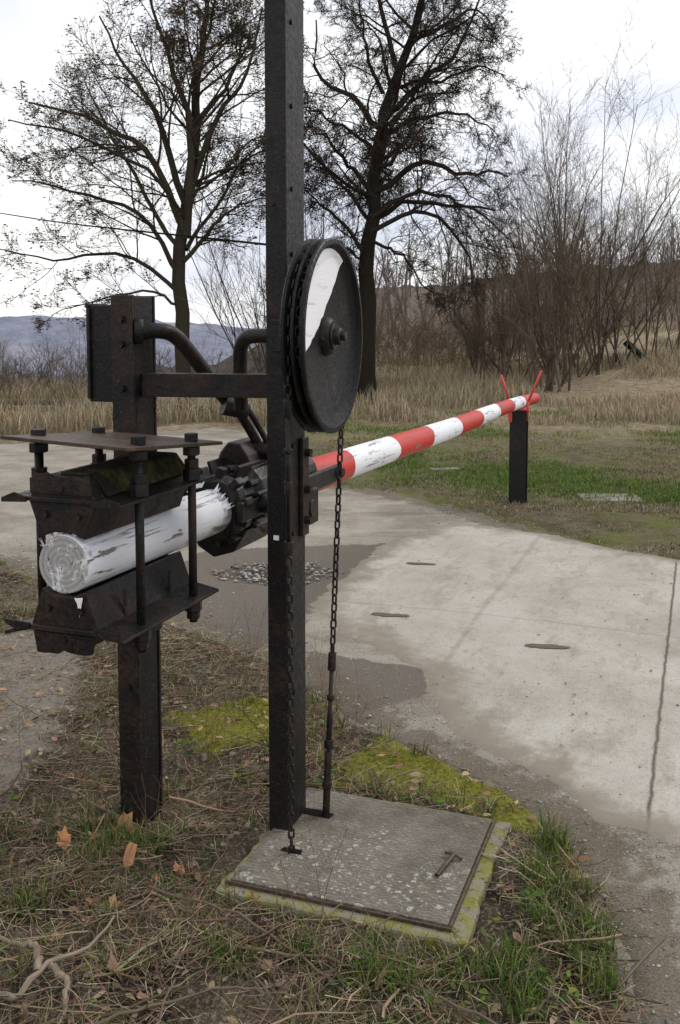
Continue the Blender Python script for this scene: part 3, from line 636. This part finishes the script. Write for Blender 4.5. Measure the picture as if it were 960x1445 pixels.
secs=[(.82,.100),(.84,.112),(.88,.115),(.89,.098),(.97,.104),(1.0,.130),(1.08,.140),(1.20,.140),(1.26,.125),(1.30,.108),(1.44,.100),(1.60,.092)]
K=20;V=[];F=[]
for a,r_ in secs:
    for q in range(K):
        th=2*math.pi*q/K; sq=1/max(abs(math.cos(th)),abs(math.sin(th)))**.35
        rr=r_*sq*(1+.07*rng.standard_normal()*.6); V.append((rr*math.cos(th),a+rng.normal(0,.004),rr*math.sin(th)-.004))
for i in range(len(secs)-1):
    for q in range(K): F.append((i*K+q,(i+1)*K+q,(i+1)*K+(q+1)%K,i*K+(q+1)%K))
F+= [tuple(range(K)),tuple(range(len(V)-1,len(V)-K-1,-1))]
fixn(pymesh('hinge_casting',V,F,M_cast,boom,FB,.004))
for i in range(11):
    th=2*math.pi*i/11+.2; Mt=FB@Matrix.Rotation(-th,4,'Y')
    box('tooth',.098,.140,.835+rng.uniform(-.01,.01),.878,-.014,.014,M_cast,boom,Mt,.005)
for i in range(8):
    th=i*math.pi/4+.3; Mt=FB@Matrix.Rotation(-th,4,'Y')
    box('rib',.095,.155,.90,1.22,-.007,.007,M_cast,boom,Mt,.004)
    c_,s_=math.cos(th+.35)*.118,math.sin(th+.35)*.118
    cyl('hub_bolt',(c_,.93,s_),(c_,1.0,s_),.014,M_cast,boom,FB,6,bevel=.002)
box('side_strap',-.135,-.110,.86,1.60,-.03,.03,M_cast,boom,FB,.006)
box('side_strap',.110,.132,.80,1.78,-.04,.03,M_cast,boom,FB,.006)
cyl('strap_bolt',(.125,1.72,0),(.16,1.72,0),.022,M_cast,boom,FB,6,bevel=.003)
prism('hinge_top_lug',[(-.08,.10),(.08,.10),(.06,.16),(.03,.20),(-.02,.205),(-.05,.17)],1.0,1.18,M_cast,boom,FB,.008)
prism('hinge_bottom_web',[(-.11,-.08),(-.08,-.15),(-.02,-.185),(.06,-.16),(.11,-.08)],.88,1.16,M_cast,boom,FB,.008)
box('hinge_side_block',-.18,-.10,.84,1.03,-.07,.075,M_cast,boom,FB,.014)
cyl('axle',(-.22,.95,.0),(.33,.95,.0),.030,M_cast,boom,FB,14,bevel=.003)
box('axle_bracket_left',-.225,-.19,.62,1.02,-.045,.06,M_steel2,boom,FB,.005)
box('axle_bracket_right',.285,.32,.78,1.02,-.06,.06,M_steel2,boom,FB,.005)
cyl('tip_band',(0,6.95,.0),(0,7.0,.0),.06,M_redf,boom,MB,20)
# ---------------------------------------------------------------- posts
def channel_poly(w,d,tf,tw):
    h=w/2;k=d/2
    return [(-h,-k),(h,-k),(h,k),(-h,k),(-h,k-tf),(h-tw,k-tf),(h-tw,-k+tf),(-h,-k+tf)]
O=(-.172,3.15)
post=empty('steel_post'); FO=FR(O[0],O[1],0)
prism('channel',channel_poly(.07,.150,.012,.009),-.2,4.2,M_steel,post,FO,.004,axis='z')
box('hole_patch',-.012,.006,-.0775,-.0756,1.005,1.02,M_signw,post,FO,.0)  # white sheet painted as bright sky showing through a post hole
for z in (.98,1.02,1.30,1.9,2.1,2.35,.75,1.78,.5,2.6): cyl('rivet',(.034,-.03,z),(.041,-.03,z),.008,M_steel,post,FO,8)
for z in (.94,1.08,1.62,2.05): cyl('rivet',(-.01,-.074,z),(-.01,-.081,z),.007,M_steel,post,FO,8)
box('side_plate',.036,.05,.02,.072,1.0,1.32,M_steel2,post,FO,.003)
for z in (1.05,1.15,1.27): cyl('plate_bolt',(.05,.046,z),(.068,.046,z),.014,M_steel2,post,FO,6)
lp=empty('steel_post'); Lc=(-.668,3.22); FL=FR(Lc[0],Lc[1],0)
prism('h_section',[(-.04,-.07),(.04,-.07),(.04,-.058),(.006,-.058),(.006,.058),(.04,.058),(.04,.07),(-.04,.07),(-.04,.058),(-.006,.058),(-.006,-.058),(-.04,-.058)],-.2,1.775,M_steel2,lp,FL,.002,axis='z')
box('stiffener_plate',.012,.036,-.055,.055,-.1,1.0,M_steel,lp,FL,.002)
box('stiffener_top',.012,.038,-.055,.055,1.2,1.77,M_steel,lp,FL,.002)
box('band',-.046,.046,-.076,.076,.66,.69,M_steel2,lp,FL,.003)
for z in (1.62,1.70,1.48,1.3,.5): cyl('bolt',(-.0,-.07,z),(0,-.084,z),.012,M_steel2,lp,FL,6)
box('box_back',-.145,-.05,-.02,.08,1.44,1.735,M_steel,lp,FL,.004)
box('box_lid',-.153,-.046,-.028,-.020,1.43,1.745,M_steel,lp,FL,.003)
box('box_rib',-.153,-.142,-.040,-.028,1.44,1.735,M_steel2,lp,FL,.002)
box('box_lip',-.160,-.148,-.035,.082,1.735,1.75,M_steel2,lp,FL,.002)
box('box_strap',-.06,-.038,-.04,.06,1.5,1.52,M_steel2,lp,FL,.002)
d=Vector((O[0]-.03,O[1]-.02,1.49))-Vector((Lc[0]+.03,Lc[1]-.03,1.49)); ca=Matrix.Translation((Lc[0]+.03,Lc[1]-.03,1.49))@d.to_track_quat('X','Z').to_matrix().to_4x4()
box('cross_angle_web',0,d.length,-.006,.004,-.04,.035,M_steel2,lp,ca,.002)
box('cross_angle_flange',0,d.length,.004,.065,.025,.035,M_steel2,lp,ca,.002)
tube('bent_pipe',[(-.66,3.2,1.655),(-.60,3.22,1.662),(-.55,3.26,1.65),(-.51,3.31,1.60),(-.42,3.45,1.45),(-.375,3.5,1.385)],.026,M_steel2,lp,30,14)
cyl('pipe_flange',(-.652,3.16,1.66),(-.625,3.165,1.66),.04,M_steel2,lp,None,16)
tube('bent_pipe_right',[(-.18,3.2,1.645),(-.27,3.24,1.645),(-.31,3.26,1.635),(-.328,3.28,1.60),(-.332,3.30,1.52),(-.334,3.34,1.40)],.024,M_steel2,lp,30,14)
cyl('link_joint',(-.41,3.46,1.40),(-.33,3.50,1.38),.036,M_cast,lp,None,12,bevel=.004)
tube('link_rod',[(-.385,3.5,1.41),(-.34,3.55,1.33),(-.29,3.6,1.23)],.018,M_cast,lp,8,10)
tube('link_rod_b',[(-.345,3.48,1.41),(-.31,3.53,1.35),(-.262,3.58,1.25)],.012,M_cast,lp,8,10)
cyl('link_clevis',(-.33,3.6,1.23),(-.24,3.57,1.22),.034,M_cast,lp,None,12,bevel=.004)
box('link_lug',-.045,.045,-.045,.045,-.05,.04,M_cast,lp,Matrix.Translation((-.30,3.62,1.21))@Matrix.Rotation(ANG,4,'Z'),.012)
rp=empty('boom_rest_post'); tz=1.06-.13*(6.88/7.29); rc=MB@Vector((0,6.86,0)); FRP=FR(rc.x,rc.y,0)
prism('h_section',[(-.075,-.06),(.075,-.06),(.075,-.05),(.006,-.05),(.006,.05),(.075,.05),(.075,.06),(-.075,.06),(-.075,.05),(-.006,.05),(-.006,-.05),(-.075,-.05)],-.3,tz-.06,M_steel,rp,FRP,.002,axis='z')
box('cap',-.08,.08,-.065,.065,tz-.062,tz-.052,M_redf,rp,FRP,.002)
for s in (-1,1):
    cyl('fork_arm',(s*.075,-.02,tz-.16),(s*.085,-.02,tz+.03),.011,M_redf,rp,FRP,10)
    cyl('fork_horn',(s*.085,-.02,tz+.02),(s*(.195 if s>0 else .17),.0,tz+(.30 if s>0 else .25)),.011,M_redf,rp,FRP,10)
box('fork_plate',-.085,-.05,-.075,-.067,tz-.17,tz-.07,M_redf,rp,FRP,.002)
# ---------------------------------------------------------------- pulley wheel
wh=empty('chain_pulley_wheel'); Cc=(-.048,3.0,1.648); FW=FR(*Cc,math.radians(2.6))
prof=[(.0,-.045),(.05,-.045),(.05,-.03),(.262,-.022),(.288,-.034),(.292,-.030),(.290,-.022),(.262,-.014),(.262,-.008),(.290,-.002),(.290,.006),(.262,.012),(.262,.016),(.291,.024),(.293,.034),(.289,.038),(.276,.038),(.268,.022),(.245,.012),(.06,.006),(.055,.022),(.046,.030),(.0,.030)]
K=96;V=[];F=[]
for (rr,ax) in prof:
    for q in range(K): a=2*math.pi*q/K; V.append((ax,rr*math.cos(a),rr*math.sin(a)))
for i in range(len(prof)-1):
    for q in range(K): F.append((i*K+q,i*K+(q+1)%K,(i+1)*K+(q+1)%K,(i+1)*K+q))
o=pymesh('wheel',V,F,M_wheel,wh,FW)
for p in o.data.polygons: p.use_smooth=True
md=o.modifiers.new('e','EDGE_SPLIT'); md.split_angle=math.radians(35)
cyl('hub_cap',(.028,0,0),(.056,0,0),.026,M_cast,wh,FW,16,bevel=.004); cyl('hub_nut',(.055,0,0),(.070,0,0),.015,M_cast,wh,FW,6,bevel=.002)
cyl('hub_washer',(.03,0,0),(.036,0,0),.040,M_cast,wh,FW,20)
cyl('axle',(-.15,0.0,0),(-.04,0,0),.024,M_cast,wh,FW,14)
box('axle_bracket',-.16,-.12,-.03,.16,-.05,.05,M_steel2,wh,FW,.004)
def facex(rr): return np.interp(rr,[.06,.245,.268],[.006,.012,.022])+.0022
a=np.linspace(math.radians(62),math.radians(196),40); arc=[(.262*math.cos(x),.262*math.sin(x)) for x in a]
p0=np.array(arc[-1]);p1=np.array(arc[0]); ch=[]
for tt in np.linspace(0,1,24)[1:-1]:
    q=p0+(p1-p0)*tt; nrm=np.array([(p1-p0)[1],-(p1-p0)[0]]); nrm=nrm/np.linalg.norm(nrm)
    q=q+nrm*(.030*math.sin(tt*math.pi)+rng.normal(0,.0025)); ch.append(tuple(q))
nA=24; A=[arc[int(round(x))] for x in np.linspace(39,0,nA)]; B=[tuple(p0)]+ch+[tuple(p1)]
V=[];F=[]
for i in range(nA):
    for s in np.linspace(0,1,5):
        y=A[i][0]*(1-s)+B[i][0]*s; z=A[i][1]*(1-s)+B[i][1]*s; V.append((float(facex(math.hypot(y,z))),y,z))
for i in range(nA-1):
    for s in range(4): F.append((i*5+s,(i+1)*5+s,(i+1)*5+s+1,i*5+s+1))
pymesh('white_segment',V,F,M_signw,wh,FW)
V=[(float(facex(math.hypot(y,z))),y,z) for y,z in [(-.19,-.155),(-.185,-.165),(-.165,-.195),(-.163,-.182),(-.175,-.165)]]
pymesh('white_mark',V,[(0,1,2,3,4)],M_signw,wh,FW)
def Wp(ax,s,z): return np.array(FW@Vector((ax,s,z)))
gx=-.018; Rc=.270
arcp=[Wp(gx,-Rc*math.cos(x),Rc*math.sin(x)) for x in np.linspace(0,math.pi,60)]
lb=np.array([-.150,2.946,.05]); rb=np.array([-.047,3.17,.05])
lt=arcp[0]; rt=arcp[-1]
def at(p,q,z): f=(z-p[2])/(q[2]-p[2]); return p+(q-p)*f
def chain(name,path,pitch=.0275,parent=None,ln=.0385,wd=.0240,wr=.0038):
    path=np.array(path); d=np.r_[0,np.cumsum(np.linalg.norm(np.diff(path,axis=0),axis=1))]
    m=int(d[-1]/pitch); s=(np.arange(m)+.5)*pitch
    C=np.stack([np.interp(s,d,path[:,i]) for i in range(3)],1); C2=np.stack([np.interp(s+.004,d,path[:,i]) for i in range(3)],1); C1=np.stack([np.interp(s-.004,d,path[:,i]) for i in range(3)],1)
    T=C2-C1; T/=np.linalg.norm(T,axis=1,keepdims=True)
    A=np.cross(T,np.array([r2[0],r2[1],0.])); A/=np.linalg.norm(A,axis=1,keepdims=True); B=np.cross(T,A)
    al=(np.where(np.arange(m)%2==0,.6,.6+math.pi/2)+rng.normal(0,.12,m))[:,None]
    U=np.cos(al)*A+np.sin(al)*B
    q=16; rr=(wd-2*wr)/2; st=(ln-2*wr)/2-rr; pts=[]
    for i in range(q):
        th=2*math.pi*(i+.5)/q; x=rr*math.cos(th); y=rr*math.sin(th)+math.copysign(st,math.sin(th)); pts.append((x,y))
    pts=np.array(pts)
    P=C[:,None]+pts[None,:,:1]*U[:,None]+pts[None,:,1:]*T[:,None]
    V,F=tubes_arr(P,np.full(P.shape[:2],wr),6,closed=True)
    return quads(name,V,F,[M_steel2],smooth=True,parent=parent)
chain('chain_over_wheel',[at(lb,lt,1.46)]+arcp+[at(rb,rt,.59)],parent=wh)
chain('chain_lower',[lb-np.array([0,0,.08]),at(lb,lt,1.03)],parent=wh)
gx2=.014; chain('chain_second_groove',[Wp(gx2,-Rc*math.cos(x),Rc*math.sin(x)) for x in np.linspace(-.3,math.pi*.75,60)],parent=wh)
def rod(p,q,r,parent): cyl('tension_rod',p,q,r,M_steel2,parent,None,10)
rod(at(lb,lt,1.02),at(lb,lt,1.47),.0065,wh)
for z0,z1,r in ((1.425,1.475,.013),(1.02,1.06,.014),(1.20,1.24,.0125),(1.24,1.32,.009),(1.32,1.335,.013)): cyl('turnbuckle',at(lb,lt,z0),at(lb,lt,z1),r,M_steel2,wh,None,10,bevel=.002)
rod(at(rb,rt,.02),at(rb,rt,.60),.0075,wh)
for z0,z1,r in ((.54,.60,.014),(.28,.31,.016),(.31,.40,.010),(.05,.27,.0125),(.44,.46,.013),(.15,.17,.017)): cyl('turnbuckle',at(rb,rt,z0),at(rb,rt,z1),r,M_steel2,wh,None,10,bevel=.002)
# ---------------------------------------------------------------- hatch
ht=empty('access_hatch'); HB=FR(O[0],O[1],0)
outl=[]
cor=[(-.055,-.44),(.70,-.44),(.69,.25),(-.03,.25)]
for i in range(4):
    a=np.array(cor[i]);b=np.array(cor[(i+1)%4])
    for tt in np.linspace(0,1,20)[:-1]: outl.append(tuple(a+(b-a)*tt+rng.normal(0,.006,2)))
prism('concrete_base',outl,-.15,.045,M_base,ht,HB,.010,axis='z')
box('cover_plate',-.02,.635,-.385,.225,.040,.056,M_plate,ht,HB,.003)
box('plate_frame_edge',.640,.648,-.39,.235,.030,.0555,M_rust,ht,HB,.002)
box('plate_frame_edge',-.03,.650,-.402,-.394,.030,.0555,M_rust,ht,HB,.002)
def inHB(p): v=HB.inverted()@Vector(p); return v
v=inHB(lb); pymesh('slot_left',[(v.x-.036,v.y-.010,.0572),(v.x-.01,v.y-.014,.0572),(v.x+.036,v.y-.012,.0572),(v.x+.030,v.y+.014,.0572),(v.x-.030,v.y+.012,.0572)],[(0,1,2,3,4)],M_black,ht,HB)  # flat black sheet on the plate, painted as the dark inside the slot
v=inHB(rb); pymesh('slot_right',[(v.x-.085,v.y-.020,.0572),(v.x+.02,v.y-.022,.0572),(v.x+.025,v.y+.012,.0572),(v.x-.03,v.y+.024,.0572),(v.x-.085,v.y+.020,.0572)],[(0,1,2,3,4)],M_black,ht,HB)  # same flat black sheet, slot darkness painted rather than cut
tube('pin_handle',[tuple(HB@Vector(p)) for p in ((.55,-.17,.060),(.565,-.10,.066),(.575,-.055,.070))],.007,M_rust,ht,8,8)
tube('pin_handle_cross',[tuple(HB@Vector(p)) for p in ((.545,-.05,.068),(.575,-.055,.070),(.60,-.065,.064))],.005,M_rust,ht,8,8)
# ---------------------------------------------------------------- misc objects
def slabpiece(name,x,y,w,d,rot,mat,z=.03,h=.05):
    zz=float(ground_h(np.array([x]),np.array([y]))[0]); box(name,-w/2,w/2,-d/2,d/2,-h,z,mat,None,Matrix.Translation((x,y,zz))@Matrix.Rotation(rot,4,'Z')@Matrix.Rotation(.02,4,'X'),.006)
slabpiece('concrete_cover_slab',2.55,9.25,.56,.36,-.05,M_dull,.016)
slabpiece('wooden_board',1.17,10.9,.33,.12,.3,M_dull,.03)
tube('leaning_pipe',[(6.95,24.2,1.15),(7.4,24.0,.7)],.09,M_steel,None,4,12)
tube('overhead_wire',[(-7.5,14.0,3.95),(-4.2,10.5,2.95),(-2.0,6.5,2.35),(-.2,3.16,1.93)],.004,M_black,None,30,5)
rw=empty('railway_track')
for yy in (16.9,18.3):
    X=np.linspace(-16,-1.6,40); Z=terrain(X,X*0+yy)
    P=np.stack([X,X*0+yy,Z+.16],1); V,F=tubes_arr(P[None],np.full((1,40),.055),4); o=quads('rail',V,F,[M_rust],parent=rw)
br=[[(-.95,2.25,.06),(-.84,2.30,.05),(-.79,2.30,.055),(-.74,2.40,.07),(-.66,2.44,.07),(-.61,2.55,.09)],
    [(-.76,2.36,.06),(-.79,2.45,.07),(-.86,2.48,.06),(-1.0,2.55,.08)],
    [(-.74,2.40,.06),(-.68,2.33,.05),(-.66,2.18,.04)],
    [(-.55,2.75,.05),(-.25,2.6,.05),(-.02,2.35,.04),(.1,2.2,.03)],
    [(.42,2.2,.03),(.50,2.28,.05),(.56,2.35,.10)],
    [(.08,2.38,.04),(.22,2.30,.05),(.40,2.18,.04)],
    [(-1.0,3.4,.05),(-.6,3.05,.06),(-.35,2.95,.05)],
    [(-.3,2.5,.04),(0.0,2.42,.05),(.3,2.25,.05),(.5,2.1,.03)],[(-.6,2.2,.04),(-.3,2.32,.05),(-.1,2.3,.04)]]
e=empty('fallen_branch')
for i,b in enumerate(br):
    t_=tube('stick_%d'%i,b,[.010,.008,.003] if i<3 else [.0045,.0025],M_blade,e,18,8,wob=.0035)
    c=np.ones((len(t_.data.vertices),4),np.float32); c[:,:3]=(.26,.205,.15) if i<3 else (.17,.13,.09)
    c[:,:3]*=rng.uniform(.6,1.15,(len(c),1))
    a_=t_.data.attributes.new('Col','FLOAT_COLOR','POINT'); a_.data.foreach_set('color',c.ravel())
acc=Acc(); N=110
X=rng.uniform(-1.0,.1,N);Y=rng.uniform(2.3,4.4,N);k=okmask(X,Y);X,Y=X[k],Y[k];N=len(X);H=rng.uniform(.12,.45,N);n=7
D=rng.normal(0,.15,(N,3));D[:,2]=1;dirs=D[:,None]+np.cumsum(rng.normal(0,.1,(N,n-1,3)),1);dirs/=np.linalg.norm(dirs,axis=2,keepdims=True)
B=np.stack([X,Y,ground_h(X,Y)],1);P=np.concatenate([B[:,None],B[:,None]+np.cumsum(dirs*(H/(n-1))[:,None,None],1)],1)
R=np.full((N,1),.0014)*np.linspace(1,.5,n);addt(acc,P,R,3,(.15,.10,.065))
P1,R1=children(P,R,5,(.3,1),(25,50),(.2,.5),4,.1,.1,.7,.0007);addt(acc,P1,R1,3,(.15,.10,.065))
acc.obj('dry_weed_stalks',[M_bark])

# ---------------------------------------------------------------- light, world, camera
w=bpy.data.worlds.new('World'); scene.world=w; w.use_nodes=True; nt=w.node_tree
bg=nt.nodes['Background']; out=nt.nodes['World Output']
sky=nt.nodes.new('ShaderNodeTexSky'); sky.sky_type='NISHITA'; sky.sun_disc=False; sky.sun_elevation=math.radians(42); sky.sun_rotation=math.radians(60)
nt.links.new(sky.outputs[0],bg.inputs[0]); bg.inputs[1].default_value=.10
tc=nt.nodes.new('ShaderNodeTexCoord'); mp=nt.nodes.new('ShaderNodeMapping'); mp.inputs['Scale'].default_value=(1.2,1.2,3.2); nz=nt.nodes.new('ShaderNodeTexNoise'); nz.inputs['Scale'].default_value=2.2; nz.inputs['Detail'].default_value=4; nz.inputs['Roughness'].default_value=.5
nt.links.new(tc.outputs['Generated'],mp.inputs[0]); nt.links.new(mp.outputs[0],nz.inputs['Vector'])
cr=nt.nodes.new('ShaderNodeValToRGB'); cr.color_ramp.elements[0].position=.38; cr.color_ramp.elements[0].color=(.63,.66,.76,1); cr.color_ramp.elements[1].position=.56; cr.color_ramp.elements[1].color=(1,.995,.985,1)
nt.links.new(nz.outputs['Fac'],cr.inputs[0])
bg2=nt.nodes.new('ShaderNodeBackground'); bg2.inputs[1].default_value=1.32; nt.links.new(cr.outputs[0],bg2.inputs[0])
mx=nt.nodes.new('ShaderNodeMixShader'); mx.inputs[0].default_value=.88; nt.links.new(bg.outputs[0],mx.inputs[1]); nt.links.new(bg2.outputs[0],mx.inputs[2]); nt.links.new(mx.outputs[0],out.inputs[0])
sl_=bpy.data.lights.new('sun','SUN'); sl_.energy=1.5; sl_.angle=math.radians(16); sl_.color=(1,.95,.87); so=bpy.data.objects.new('sun',sl_); COL.objects.link(so)
el,az=math.radians(42),math.radians(60); dv=Vector((math.sin(az)*math.cos(el),math.cos(az)*math.cos(el),math.sin(el))); so.rotation_euler=dv.to_track_quat('Z','Y').to_euler()
cam=bpy.data.cameras.new('camera'); co=bpy.data.objects.new('camera',cam); COL.objects.link(co); scene.camera=co
cam.sensor_fit='VERTICAL'; cam.sensor_height=36; cam.lens=36*1400/1445; cam.shift_y=-150/1445; cam.clip_end=3000; cam.clip_start=.05
co.location=(0,0,1.7); co.rotation_euler=(math.radians(85),0,0)
scene.view_settings.view_transform='Standard'; scene.view_settings.look='None'; scene.view_settings.exposure=0
